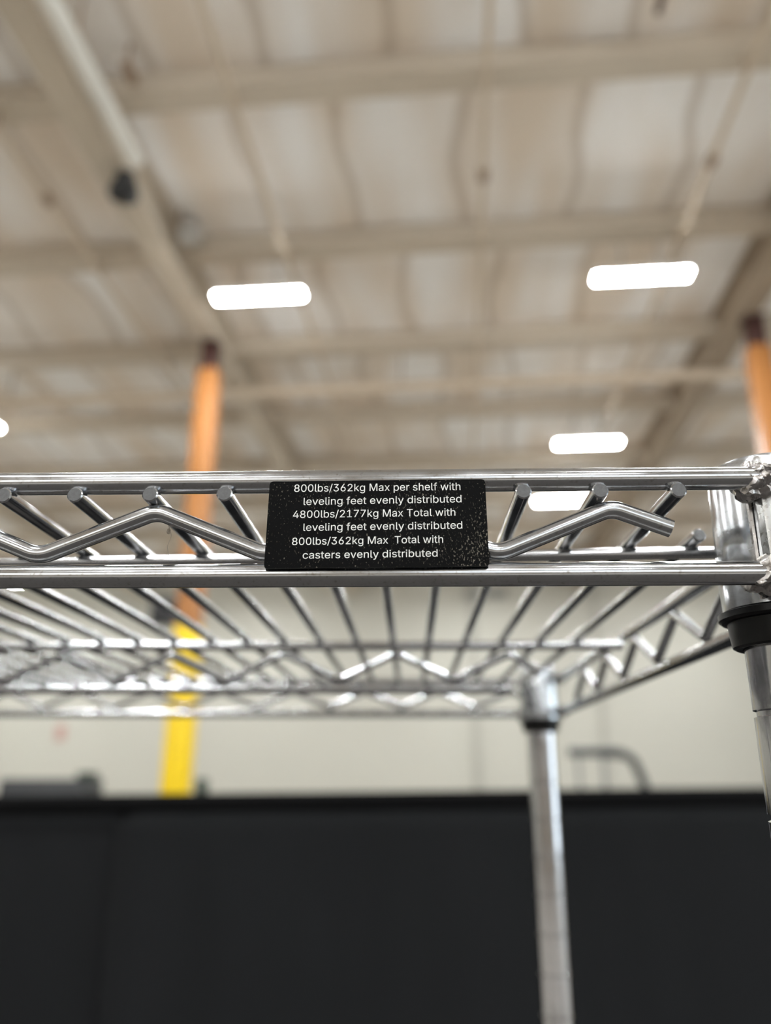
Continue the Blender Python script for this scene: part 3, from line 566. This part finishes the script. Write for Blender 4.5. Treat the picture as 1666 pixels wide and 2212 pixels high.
# letter outlines: advance, then closed outlines in thousandths
GLYPHS = {" ":[188,[]],"/":[249,[[235,533,71,-76,14,-76,178,533]]],"0":[453,[[227,-7,205,-6,184,-2,165,4,147,13,130,24,115,38,101,53,89,71,78,91,69,113,61,138,55,164,51,192,49,222,48,254,49,286,51,316,55,344,61,370,69,395,78,417,89,437,101,455,115,471,130,484,147,496,165,504,184,511,205,514,227,516,249,514,269,511,288,504,306,496,323,484,338,471,352,455,364,437,375,417,384,395,392,370,398,344,402,316,404,286,405,254,404,222,402,192,398,164,392,138,384,113,375,91,364,71,352,53,339,38,323,24,307,13,289,4,269,-2,249,-6],[227,50,241,50,255,53,267,58,279,65,290,74,300,84,309,97,317,111,324,126,330,144,335,163,339,183,342,205,343,229,344,254,343,279,342,303,339,325,335,346,330,365,324,382,317,398,309,412,300,425,290,435,279,444,267,451,255,456,241,459,227,460,212,459,198,456,186,451,174,444,163,435,153,425,144,412,136,398,129,382,123,365,118,346,114,325,111,303,110,279,109,254,110,229,111,205,114,183,118,163,123,144,129,126,136,111,144,97,153,84,163,74,174,65,186,58,198,53,212,50]]],"1":[453,[[76,0,76,55,391,55,391,0],[276,509,276,0,212,0,212,448,209,448,86,358,86,427,198,509]]],"2":[453,[[64,0,64,47,234,229,245,241,256,252,265,263,274,273,282,282,289,292,296,301,302,309,306,318,311,327,314,335,317,344,319,353,320,362,320,371,320,382,318,392,316,402,312,410,308,419,302,426,296,433,289,439,282,444,273,449,264,453,255,456,245,458,234,459,224,460,212,459,201,458,191,455,181,452,172,447,164,442,156,436,150,429,144,422,139,413,135,404,131,395,129,384,127,373,127,362,66,362,66,380,69,397,73,413,79,428,86,442,95,456,105,468,117,478,129,488,143,496,158,503,174,509,190,512,207,515,225,516,243,515,260,513,276,509,291,503,306,497,319,488,332,479,343,469,352,458,361,445,368,432,374,418,378,403,380,388,381,372,381,361,379,350,377,339,375,328,371,318,366,307,361,296,354,284,345,271,336,259,325,245,313,230,299,215,284,198,267,180,153,60,153,57,389,57,389,0]]],"3":[453,[[218,-7,200,-6,182,-4,165,-1,148,4,133,10,118,17,104,25,92,35,80,46,70,57,62,70,55,84,49,99,46,115,44,132,109,132,111,122,113,112,117,103,121,95,126,87,133,80,140,74,148,68,156,63,165,59,175,56,185,53,196,51,207,50,219,50,231,50,243,52,254,54,265,57,275,61,285,66,293,71,301,78,308,85,315,93,320,102,324,111,327,122,329,133,329,145,329,156,327,166,324,177,321,187,316,196,310,205,303,213,295,221,285,228,275,234,263,239,249,242,235,245,219,247,201,248,157,248,157,299,288,448,288,452,70,452,70,509,372,509,372,461,211,278,211,289,233,290,254,290,273,287,291,282,308,276,324,268,338,258,350,248,361,236,371,222,379,208,385,193,389,178,392,162,393,145,392,127,389,111,385,95,379,80,370,66,361,53,350,41,337,30,324,21,309,12,292,6,275,0,257,-4,238,-6]]],"4":[453,[[40,105,40,158,247,509,311,509,109,166,109,163,413,163,413,105],[282,0,282,121,282,146,282,318,343,318,343,0]]],"6":[453,[[226,-7,208,-6,190,-3,173,1,157,7,142,15,128,24,115,35,104,47,94,60,84,74,77,90,71,107,67,124,64,143,64,162,64,177,66,192,69,207,74,223,80,239,87,256,97,275,108,295,122,317,137,340,252,509,322,509,151,261,145,261,148,267,152,272,156,278,160,283,165,288,170,292,176,297,182,300,189,304,196,307,203,310,210,312,218,313,226,314,235,314,253,313,270,311,286,307,302,302,316,295,329,286,341,277,352,266,361,253,370,240,377,225,382,210,386,193,388,176,389,157,388,138,385,121,381,104,375,88,368,73,359,58,348,45,337,34,324,23,310,14,295,7,279,1,262,-3,245,-6],[226,48,238,49,249,51,259,54,269,58,279,63,287,69,295,76,302,83,309,92,314,101,319,111,323,122,325,133,327,145,327,157,327,170,325,181,323,193,319,203,314,213,309,223,302,231,295,239,287,246,279,251,269,256,259,260,249,263,238,265,226,265,215,265,204,263,193,260,183,257,174,252,165,246,157,239,150,231,144,223,138,214,133,204,130,193,127,182,125,171,125,158,125,146,127,134,130,123,133,112,138,102,144,92,150,83,157,76,165,69,174,63,183,58,193,54,204,51,215,49]]],"7":[453,[[97,0,323,448,323,452,62,452,62,509,391,509,391,449,165,0]]],"8":[453,[[226,-7,206,-6,187,-4,169,0,152,5,136,11,121,19,107,28,95,38,84,50,74,62,66,75,60,89,55,104,53,119,52,135,52,148,54,160,57,172,60,184,65,195,71,206,77,216,84,225,92,233,101,241,110,248,120,254,131,258,141,262,153,265,153,267,138,272,125,278,113,286,102,296,93,308,85,321,78,335,74,349,71,364,70,380,71,396,74,410,78,424,83,437,90,450,99,462,109,472,120,482,132,490,146,498,160,504,176,509,192,513,209,515,226,516,244,515,261,513,277,509,292,504,306,498,319,490,332,482,343,472,353,462,361,450,369,437,374,424,378,410,381,396,382,380,381,364,378,349,374,335,367,321,359,308,350,296,339,286,327,278,314,272,300,267,300,265,311,262,322,258,332,254,342,248,351,241,360,233,368,225,375,216,382,206,387,195,392,184,396,172,399,160,400,148,401,135,400,119,397,104,393,89,387,75,378,62,369,50,358,38,346,28,332,19,317,11,301,5,284,0,265,-4,246,-6],[226,49,240,50,252,51,264,53,275,56,285,60,294,65,303,71,310,77,317,84,323,91,328,100,332,109,334,118,336,128,337,139,336,150,334,160,331,170,327,180,322,189,316,197,309,204,301,211,292,217,283,223,273,227,262,231,250,233,239,235,226,235,214,235,202,233,190,231,179,227,169,223,160,217,151,211,143,204,136,197,130,189,125,180,121,170,118,160,116,150,115,139,116,128,118,118,120,109,124,100,129,91,135,84,142,77,149,71,158,65,167,60,178,56,189,53,201,51,213,50],[226,290,237,290,247,291,257,293,266,296,274,300,282,305,289,310,296,316,302,323,307,330,311,339,315,347,317,356,319,366,319,376,319,386,317,395,315,404,312,412,308,420,303,427,297,434,290,440,283,445,275,449,266,453,257,456,247,458,237,459,226,460,215,459,205,458,195,456,186,453,177,449,169,445,162,440,155,434,150,427,145,420,140,412,137,404,135,395,133,386,133,376,133,366,135,356,137,347,140,339,145,330,150,323,156,316,162,310,170,305,178,300,186,296,196,293,205,291,216,290]]],"M":[628,[[60,0,60,509,152,509,277,187,287,159,299,123,311,84,322,49,307,49,318,83,330,121,342,158,352,187,476,509,568,509,568,0,504,0,504,291,504,327,505,369,506,413,507,457,513,457,510,448,507,438,504,429,501,419,498,409,482,363,467,322,456,291,342,0,286,0,170,291,159,321,145,361,129,408,112,457,119,457,120,416,121,372,122,328,122,291,122,0]]],"T":[449,[[32,452,32,509,417,509,417,452,257,452,257,0,193,0,193,452]]],"a":[389,[[160,-9,146,-8,132,-6,119,-4,106,0,94,5,83,11,73,18,63,26,55,35,48,45,41,55,37,67,33,80,31,93,30,108,31,120,32,132,35,143,39,152,43,161,49,169,55,176,62,182,69,188,78,193,86,198,95,202,105,205,115,208,125,211,136,213,146,215,157,217,168,218,178,220,234,227,242,228,249,229,255,231,261,233,265,235,269,238,272,241,274,245,275,249,276,255,276,257,275,266,274,274,272,282,270,290,267,297,263,303,258,309,253,314,247,318,240,322,232,325,224,328,215,329,206,330,196,331,185,330,175,329,166,328,157,325,149,322,142,319,135,315,128,310,123,306,118,301,113,296,109,290,105,285,102,279,100,274,41,291,47,304,53,317,61,328,69,337,79,346,88,354,99,360,110,366,121,371,133,375,145,379,157,381,169,383,182,384,194,384,202,384,211,384,220,383,229,381,239,379,249,377,258,374,268,370,277,366,286,360,294,354,302,347,310,339,316,330,322,320,327,309,331,297,334,283,336,268,337,251,337,0,277,0,277,52,272,52,270,47,266,41,262,36,257,30,252,25,246,19,239,14,232,9,224,5,215,1,206,-2,195,-5,184,-7,172,-8],[170,45,184,46,196,48,207,50,218,54,228,59,237,64,245,71,252,78,258,85,263,93,268,102,271,111,274,119,275,129,276,138,276,190,274,188,271,186,268,185,264,183,259,182,254,181,249,179,243,178,238,177,231,176,200,171,175,168,167,167,158,165,150,163,142,161,134,159,127,156,120,152,114,148,108,144,103,139,99,134,96,128,94,121,92,113,92,105,92,97,93,90,95,84,98,78,102,72,106,67,111,63,117,59,123,55,130,52,137,50,145,48,153,47,161,46]]],"b":[424,[[229,-8,216,-8,204,-6,192,-4,182,-1,172,4,164,9,156,14,149,19,143,25,138,31,133,37,129,43,125,49,121,54,118,59,112,59,112,0,53,0,53,509,114,509,114,319,118,319,121,324,125,329,129,334,133,340,137,346,143,352,149,357,155,363,163,368,171,373,181,377,191,380,203,383,215,384,229,384,248,383,265,381,282,376,298,369,313,361,327,350,339,338,351,325,361,309,370,293,377,274,383,255,387,234,389,212,390,189,389,165,387,143,383,122,377,103,370,84,361,68,351,52,340,39,327,27,313,16,298,7,282,1,266,-4,248,-7],[220,47,234,48,247,50,258,54,269,59,279,66,289,74,297,83,304,93,310,104,316,117,320,130,324,144,326,158,328,174,328,189,328,205,326,220,324,234,320,248,316,261,311,273,304,284,297,294,289,303,280,311,270,318,259,323,247,327,234,329,220,330,207,329,194,327,182,323,171,318,161,312,152,304,144,296,137,286,130,275,125,263,121,250,117,236,115,221,113,206,113,189,113,173,115,157,117,142,121,128,125,115,131,103,137,92,144,82,152,73,162,65,172,58,183,53,194,50,207,47]]],"c":[396,[[207,-8,187,-7,168,-4,150,1,133,8,117,16,102,27,88,39,76,53,65,68,56,85,48,103,42,123,38,143,35,165,34,187,35,211,38,233,42,253,48,273,56,291,65,308,76,323,88,337,102,349,117,360,133,369,150,376,168,380,187,383,207,384,218,384,229,383,240,382,250,380,260,377,270,374,279,370,288,366,297,361,305,356,313,350,320,344,327,337,334,330,340,322,345,314,350,305,355,296,358,287,362,277,303,262,301,268,299,273,296,279,294,284,290,289,287,294,283,299,279,303,275,307,270,311,265,314,260,317,254,320,248,323,242,325,236,327,229,328,222,329,215,330,207,330,193,329,179,327,167,323,155,317,145,310,136,302,127,292,120,282,114,271,108,258,104,245,101,231,98,217,97,203,96,187,97,173,98,158,101,144,104,131,108,117,114,105,120,94,127,83,136,74,145,66,155,59,167,53,179,50,193,47,207,46,215,47,222,47,229,48,236,50,243,52,249,54,255,56,260,59,266,62,271,66,276,70,280,74,284,79,288,83,292,89,295,94,298,99,300,105,302,111,304,117,363,102,360,92,356,83,352,73,347,65,341,56,335,48,329,41,322,34,314,27,306,21,298,16,289,11,280,6,271,3,261,-1,251,-3,240,-5,229,-7,218,-8]]],"d":[424,[[195,-8,177,-7,159,-4,142,1,126,7,111,16,98,27,85,39,74,52,63,68,55,84,47,103,42,122,37,143,35,165,34,189,35,212,37,234,42,255,47,274,55,293,64,309,74,325,85,338,98,350,112,361,127,369,143,376,159,381,177,383,196,384,209,384,222,383,233,380,244,377,253,373,261,368,269,363,276,357,282,352,287,346,292,340,296,334,300,329,303,324,306,319,311,319,311,509,372,509,372,0,313,0,313,59,307,59,304,54,300,49,296,43,292,37,287,31,281,25,275,19,268,14,261,9,252,4,243,-1,233,-4,221,-6,209,-8],[205,47,218,47,230,50,242,53,253,58,263,65,272,73,280,82,288,92,294,103,299,115,304,128,307,142,310,157,311,173,312,189,311,206,310,221,307,236,304,250,300,263,294,275,288,286,281,296,273,304,263,312,253,318,242,323,231,327,218,329,205,330,191,329,178,327,166,323,155,318,145,311,135,303,127,294,120,284,114,273,108,261,104,248,101,234,98,220,97,205,96,189,97,174,98,158,101,144,104,130,109,117,114,104,120,93,128,83,136,74,145,66,155,59,166,54,178,50,191,48]]],"e":[404,[[212,-8,191,-7,170,-4,151,1,133,8,117,16,102,27,88,39,76,53,65,68,56,85,48,103,42,122,38,143,35,164,34,187,35,210,38,231,42,252,48,271,55,290,64,307,75,322,87,336,100,349,115,359,131,368,148,375,166,380,185,383,205,384,218,384,230,383,242,381,254,378,266,374,277,369,289,364,299,357,309,349,319,341,328,331,337,321,344,309,351,296,357,282,362,267,366,250,369,233,371,214,371,194,371,169,97,169,97,161,98,146,101,132,105,118,110,106,117,95,124,85,132,76,141,68,151,61,162,56,173,52,186,49,199,47,212,46,221,46,230,47,238,48,246,50,254,53,261,56,268,59,274,63,280,68,285,73,290,78,295,84,299,91,303,98,306,105,365,91,361,79,356,68,350,58,343,48,335,39,326,31,316,23,306,16,295,10,283,4,270,0,256,-4,242,-6,227,-8],[310,221,308,231,305,244,302,257,298,269,292,280,286,290,279,299,271,307,263,314,253,320,242,324,231,328,218,329,205,330,192,329,179,327,167,324,156,319,146,313,137,306,129,298,121,290,115,280,109,270,104,259,101,247,98,235,96,223,96,221]]],"f":[254,[[228,379,228,327,6,327,6,379],[81,0,81,432,81,444,83,456,86,467,90,477,96,486,102,494,109,502,117,508,126,514,135,519,145,523,155,526,166,528,176,529,187,530,195,530,203,529,210,529,216,528,222,527,228,526,232,524,236,523,240,522,243,521,227,468,215,472,212,473,208,473,204,474,199,474,195,474,184,473,175,472,167,469,160,465,154,460,150,454,146,447,144,438,142,429,142,419,142,0]]],"g":[425,[[207,-151,191,-150,175,-149,160,-147,147,-144,134,-140,122,-135,111,-130,100,-124,91,-117,82,-110,74,-103,67,-95,61,-86,55,-78,51,-69,101,-41,105,-45,108,-50,112,-55,117,-61,122,-66,127,-71,133,-76,139,-80,146,-84,154,-88,163,-92,173,-94,183,-96,195,-97,207,-97,225,-96,241,-94,256,-89,270,-83,282,-75,293,-65,301,-53,307,-40,310,-24,311,-6,311,68,306,68,303,63,300,58,296,53,291,47,287,41,281,36,275,30,268,25,261,20,252,16,243,12,233,9,221,7,209,5,195,5,177,6,160,8,143,13,128,19,113,27,99,36,86,47,74,60,64,74,55,90,48,108,42,126,38,147,35,168,34,191,35,214,37,236,42,256,47,275,55,293,64,310,74,325,86,338,98,350,112,361,127,369,143,376,160,381,178,383,196,384,210,384,222,383,234,380,244,377,253,373,262,368,270,363,277,358,283,352,288,346,293,340,297,334,301,329,305,324,308,319,313,319,313,379,372,379,372,-9,372,-28,369,-46,364,-62,358,-77,350,-90,341,-102,330,-112,318,-121,305,-129,291,-136,275,-141,259,-145,242,-148,225,-150],[205,59,218,60,231,62,243,65,254,69,264,75,273,82,281,90,288,99,294,110,300,121,304,133,308,147,310,161,312,176,312,193,312,208,310,223,308,238,305,251,300,264,295,276,288,286,281,296,273,305,264,312,254,319,243,323,231,327,218,329,205,330,191,329,178,327,166,323,155,318,145,312,136,304,128,295,120,285,114,274,109,262,104,250,101,236,98,222,97,208,96,193,97,177,98,162,101,148,104,135,109,123,114,111,121,101,128,91,136,83,145,76,156,70,167,65,178,62,191,60]]],"h":[410,[[114,227,114,0,53,0,53,509,114,509,114,287,102,287,110,307,119,324,129,339,140,352,152,362,165,370,180,376,195,381,211,384,227,384,242,384,257,382,270,379,283,374,295,369,306,362,316,353,326,344,334,333,341,321,347,307,351,293,354,276,356,259,357,240,357,0,296,0,296,235,295,252,292,268,288,281,281,294,273,304,263,313,252,320,239,325,225,328,210,329,199,329,189,327,179,325,170,322,161,317,152,312,145,306,138,299,132,291,126,283,122,273,118,263,116,252,114,240]]],"i":[167,[[53,0,53,379,114,379,114,0],[84,443,77,443,71,445,65,447,59,450,54,455,49,460,46,465,43,471,42,477,41,483,42,490,43,496,46,502,49,507,54,512,59,516,65,519,71,522,77,523,84,524,91,523,97,522,103,519,109,516,114,512,118,507,122,502,124,496,126,490,126,483,126,477,124,471,122,465,118,460,114,455,109,450,103,447,97,445,91,443]]],"k":[381,[[110,137,110,212,121,212,284,379,360,379,184,199,177,199],[53,0,53,509,114,509,114,0],[294,0,148,186,191,229,372,0]]],"l":[189,[[139,-2,123,-1,108,1,95,6,83,12,74,20,66,30,60,41,56,54,53,68,53,84,53,509,114,509,114,99,114,89,115,80,116,73,118,67,120,62,123,59,127,56,133,54,139,52,146,52,160,53,170,54,181,3,162,-1,157,-1,153,-2,148,-2,144,-2]]],"n":[410,[[114,227,114,0,53,0,53,379,112,379,112,287,102,287,110,307,119,324,129,339,140,352,152,362,165,370,180,376,195,381,211,384,227,384,242,384,257,382,270,379,283,374,295,369,306,362,316,353,325,344,333,333,341,321,347,307,351,293,354,276,356,259,357,240,357,0,296,0,296,235,295,252,292,268,288,281,281,294,273,304,263,313,252,320,239,325,225,328,210,329,199,329,189,327,179,325,170,322,161,317,152,312,145,306,138,299,132,291,126,283,122,273,118,263,116,252,114,240]]],"o":[415,[[207,-8,187,-7,168,-4,150,1,133,8,117,16,102,27,88,39,76,53,65,68,56,85,48,103,42,123,38,143,35,165,34,187,35,211,38,233,42,253,48,273,56,291,65,308,76,323,88,337,102,349,117,360,133,369,150,376,168,380,187,383,207,384,228,383,247,380,265,376,282,369,299,360,314,349,327,337,339,323,350,308,359,291,367,273,373,253,378,233,380,211,381,187,380,165,378,143,373,123,367,103,359,85,350,68,339,53,327,39,314,27,299,16,282,8,265,1,247,-4,228,-7],[207,46,222,47,236,50,248,53,260,59,270,66,280,74,288,83,295,94,302,105,307,117,311,131,315,144,317,158,319,173,319,187,319,202,317,217,315,231,311,245,307,258,302,271,295,282,288,292,280,302,270,310,260,317,248,323,236,327,222,329,207,330,193,329,179,327,167,323,155,317,145,310,136,302,127,292,120,282,114,271,108,258,104,245,101,231,98,217,97,203,96,187,97,173,98,158,101,144,104,131,108,117,114,105,120,94,127,83,136,74,145,66,155,59,167,53,179,50,193,47]]],"p":[424,[[53,-143,53,379,112,379,112,319,118,319,121,324,124,329,128,334,133,340,137,346,143,352,149,357,155,363,163,368,171,373,181,377,191,380,203,383,215,384,229,384,248,383,265,381,282,376,298,369,313,361,327,350,339,338,351,325,361,309,370,293,377,274,383,255,387,234,389,212,390,189,389,165,387,143,383,122,377,103,370,84,361,68,351,52,340,39,327,27,313,16,298,7,282,1,266,-4,248,-7,229,-8,216,-8,204,-6,192,-4,182,-1,173,4,164,9,156,14,150,19,143,25,138,31,133,37,129,43,125,49,121,54,118,59,114,59,114,-143],[220,47,234,48,247,50,258,54,269,59,279,66,289,74,297,83,304,93,310,104,316,117,320,130,324,144,326,158,328,174,328,189,328,205,326,220,324,234,320,248,316,261,311,273,304,284,297,294,289,303,280,311,270,318,259,323,247,327,234,329,220,330,207,329,194,327,182,323,171,318,161,312,152,304,144,296,137,286,130,275,125,263,121,250,117,236,115,221,113,206,113,189,113,173,115,157,117,142,121,128,125,115,131,103,137,92,144,82,152,73,162,65,172,58,183,53,194,50,207,47]]],"r":[259,[[53,0,53,379,112,379,112,321,115,321,120,332,126,342,134,351,142,360,152,367,163,374,175,378,187,382,200,384,213,385,229,384,243,384,243,322,230,324,226,325,221,325,216,325,212,326,207,326,196,325,186,324,177,322,168,319,159,315,151,310,144,304,137,298,131,291,126,284,121,275,118,267,116,257,114,247,114,237,114,0]]],"s":[365,[[182,-8,167,-8,152,-6,138,-4,125,-1,112,3,100,9,89,15,79,21,70,29,62,38,54,47,48,58,43,69,39,81,36,94,94,107,98,95,102,84,108,75,116,67,124,60,134,55,144,51,156,48,168,46,181,45,196,46,210,48,223,51,234,56,244,62,253,69,260,77,264,85,267,94,268,103,267,110,266,118,263,124,259,130,254,136,248,141,241,145,232,149,223,152,212,155,149,170,130,175,112,182,97,190,83,198,72,208,63,219,56,231,51,244,48,258,47,274,48,287,50,299,53,310,58,321,65,332,73,341,82,350,92,357,103,364,115,370,128,375,142,379,156,382,171,384,187,384,202,384,216,383,230,380,242,377,254,372,265,367,274,361,283,355,292,347,299,339,305,330,311,321,316,311,320,301,324,290,268,277,265,286,261,294,256,301,250,309,243,316,234,322,225,326,214,330,201,332,187,333,174,332,162,330,151,327,140,322,131,317,123,310,117,303,112,295,109,286,109,277,109,269,111,262,114,255,118,249,124,243,131,238,139,234,149,230,159,226,172,223,229,209,249,204,267,197,282,190,295,181,306,171,315,161,322,149,327,136,330,122,331,107,330,93,328,81,324,69,319,58,312,47,304,37,295,28,284,20,273,13,260,6,246,1,231,-3,216,-6,199,-8]]],"t":[227,[[204,379,204,327,6,327,6,379],[65,471,126,471,126,98,126,88,128,80,130,73,132,66,136,61,141,57,146,54,153,52,161,50,170,50,185,51,202,54,213,2,209,1,205,0,201,-1,197,-2,192,-3,187,-3,182,-4,178,-4,173,-4,168,-4,150,-3,133,0,117,5,104,12,92,21,82,32,75,45,69,59,66,75,65,93]]],"u":[410,[[182,-5,167,-4,153,-3,140,1,127,5,115,11,104,18,94,26,84,36,76,47,69,59,63,72,59,87,55,103,53,120,53,139,53,379,114,379,114,144,115,127,117,112,122,98,129,86,137,75,147,66,158,59,171,54,185,51,200,50,211,51,221,52,231,54,240,58,249,62,257,67,265,73,272,80,278,88,283,97,288,106,291,117,294,128,296,140,296,153,296,379,357,379,357,0,298,0,298,92,307,92,300,72,291,54,281,39,269,27,257,17,244,9,230,3,215,-2,199,-4]]],"v":[389,[[163,0,17,379,84,379,165,155,170,141,175,128,179,114,183,100,187,87,191,73,194,60,198,47,202,34,206,21,184,21,188,34,192,47,196,60,199,73,203,87,206,100,210,114,215,128,219,141,224,155,305,379,371,379,226,0]]],"w":[567,[[138,0,23,379,87,379,133,214,137,200,141,185,145,169,150,153,154,137,158,119,162,101,167,82,171,62,175,41,165,41,169,61,173,81,177,99,181,117,186,135,190,152,194,168,198,184,202,199,206,214,252,379,316,379,362,214,365,199,369,184,373,169,377,152,382,136,386,118,390,100,394,81,398,62,402,41,391,41,396,61,400,81,404,100,409,118,413,135,417,152,421,168,426,184,430,199,434,214,480,379,545,379,429,0,368,0,319,172,305,225,302,236,299,247,296,258,293,269,291,280,277,338,291,338,277,280,263,225,260,214,257,203,254,192,251,182,248,172,199,0]]],"x":[379,[[21,0,171,218,171,171,29,379,100,379,147,306,155,295,161,284,168,273,174,263,179,253,185,244,190,234,196,224,202,215,207,206,175,206,181,215,187,224,192,234,197,244,202,253,208,263,213,273,219,284,226,295,233,306,282,379,352,379,209,169,209,214,358,0,287,0,231,85,224,96,217,106,211,117,205,126,200,136,195,145,189,155,184,164,178,173,173,182,205,182,199,173,194,164,188,155,183,145,178,136,173,126,168,117,162,106,155,96,148,85,91,0]]],"y":[389,[[47,-139,61,-86,71,-87,78,-89,85,-90,92,-90,98,-90,104,-89,110,-88,115,-85,120,-82,125,-79,130,-74,135,-68,139,-62,143,-54,147,-45,151,-36,163,-1,17,379,84,379,165,155,170,141,175,128,179,114,183,100,187,87,190,73,194,60,198,47,202,34,206,21,184,21,187,34,191,47,195,60,199,73,202,87,206,100,210,114,215,128,219,141,224,155,305,379,371,379,204,-58,199,-70,194,-80,189,-90,183,-99,177,-107,170,-114,163,-121,155,-127,148,-132,139,-136,131,-139,121,-142,112,-144,102,-145,91,-145,86,-145,80,-145,74,-144,69,-144,65,-143,60,-142,56,-141,53,-140,50,-140]]]}
def area(pl): return sum(pl[i] * pl[(i + 3) % len(pl)] - pl[(i + 2) % len(pl)] * pl[i + 1] for i in range(0, len(pl), 2))
def inside(pl, x, y):
    r = False; n = len(pl) // 2
    for k in range(n):
        x1, y1, x2, y2 = pl[2 * k], pl[2 * k + 1], pl[2 * ((k + 1) % n)], pl[2 * ((k + 1) % n) + 1]
        if (y1 > y) != (y2 > y) and x < x1 + (y - y1) * (x2 - x1) / (y2 - y1): r = not r
    return r
CACHE = {}
def glyph_mesh(ch):
    """list of (verts, faces) for one letter, each outer outline filled on its own with its holes"""
    if ch in CACHE: return CACHE[ch]
    res = []; outl = GLYPHS[ch][1]
    sg = area(max(outl, key=lambda p: abs(area(p)))) if outl else 1
    outer = [p for p in outl if area(p) * sg > 0]; holes = [p for p in outl if area(p) * sg < 0]
    for po in outer:
        cu = bpy.data.curves.new('lettering', 'CURVE'); cu.dimensions = '2D'; cu.fill_mode = 'BOTH'
        for pl in [po] + [h for h in holes if inside(po, h[0], h[1])]:
            n = len(pl) // 2; sp = cu.splines.new('POLY'); sp.points.add(n - 1); sp.use_cyclic_u = True
            for k in range(n): sp.points[k].co = (pl[2 * k] / 1000, pl[2 * k + 1] / 1000, 0, 1)
        tmp = bpy.data.objects.new('lettering', cu); COL.objects.link(tmp); bpy.context.view_layer.update()
        me = bpy.data.meshes.new_from_object(tmp.evaluated_get(bpy.context.evaluated_depsgraph_get()))
        res.append(([v.co.copy() for v in me.vertices], [list(f.vertices) for f in me.polygons]))
        COL.objects.unlink(tmp); bpy.data.objects.remove(tmp); bpy.data.curves.remove(cu); bpy.data.meshes.remove(me)
    CACHE[ch] = res; return res
def text_mesh(txt):
    bm = bmesh.new(); x = 0
    for ch in txt:
        for vs, fs in glyph_mesh(ch):
            V = [bm.verts.new((v.x + x / 1000, v.y, 0)) for v in vs]
            for f in fs:
                try: bm.faces.new([V[i] for i in f])
                except ValueError: pass
        x += GLYPHS[ch][0]
    me = bpy.data.meshes.new('lettering'); bm.to_mesh(me); bm.free(); return me
for txt, xa, ya, xb, yb, cap in lines:
    me = text_mesh(txt); me.name = 'lettering'
    hcap = .516
    a, b = on_label(xa, ya), on_label(xb, yb); top = on_label(xa, ya - cap)
    x0 = min(v.co.x for v in me.vertices); x1 = max(v.co.x for v in me.vertices)
    ux = (b - a) / (x1 - x0); h = (top - a).length / hcap
    bm = bmesh.new(); bm.from_mesh(me)
    for v in bm.verts:
        q = a + ux * (v.co.x - x0); z = q.z + v.co.y * h
        v.co = (q.x + .0097, -.00005, z - .0585)
    ext = bmesh.ops.extrude_face_region(bm, geom=bm.faces[:])
    for g in ext['geom']:
        if isinstance(g, bmesh.types.BMVert): g.co.y -= .00004
    bmesh.ops.recalc_face_normals(bm, faces=bm.faces[:])
    bm.to_mesh(me); bm.free(); me.materials.clear(); me.materials.append(M['white_ink'])
    o = bpy.data.objects.new('lettering', me); COL.objects.link(o); o.parent = lab
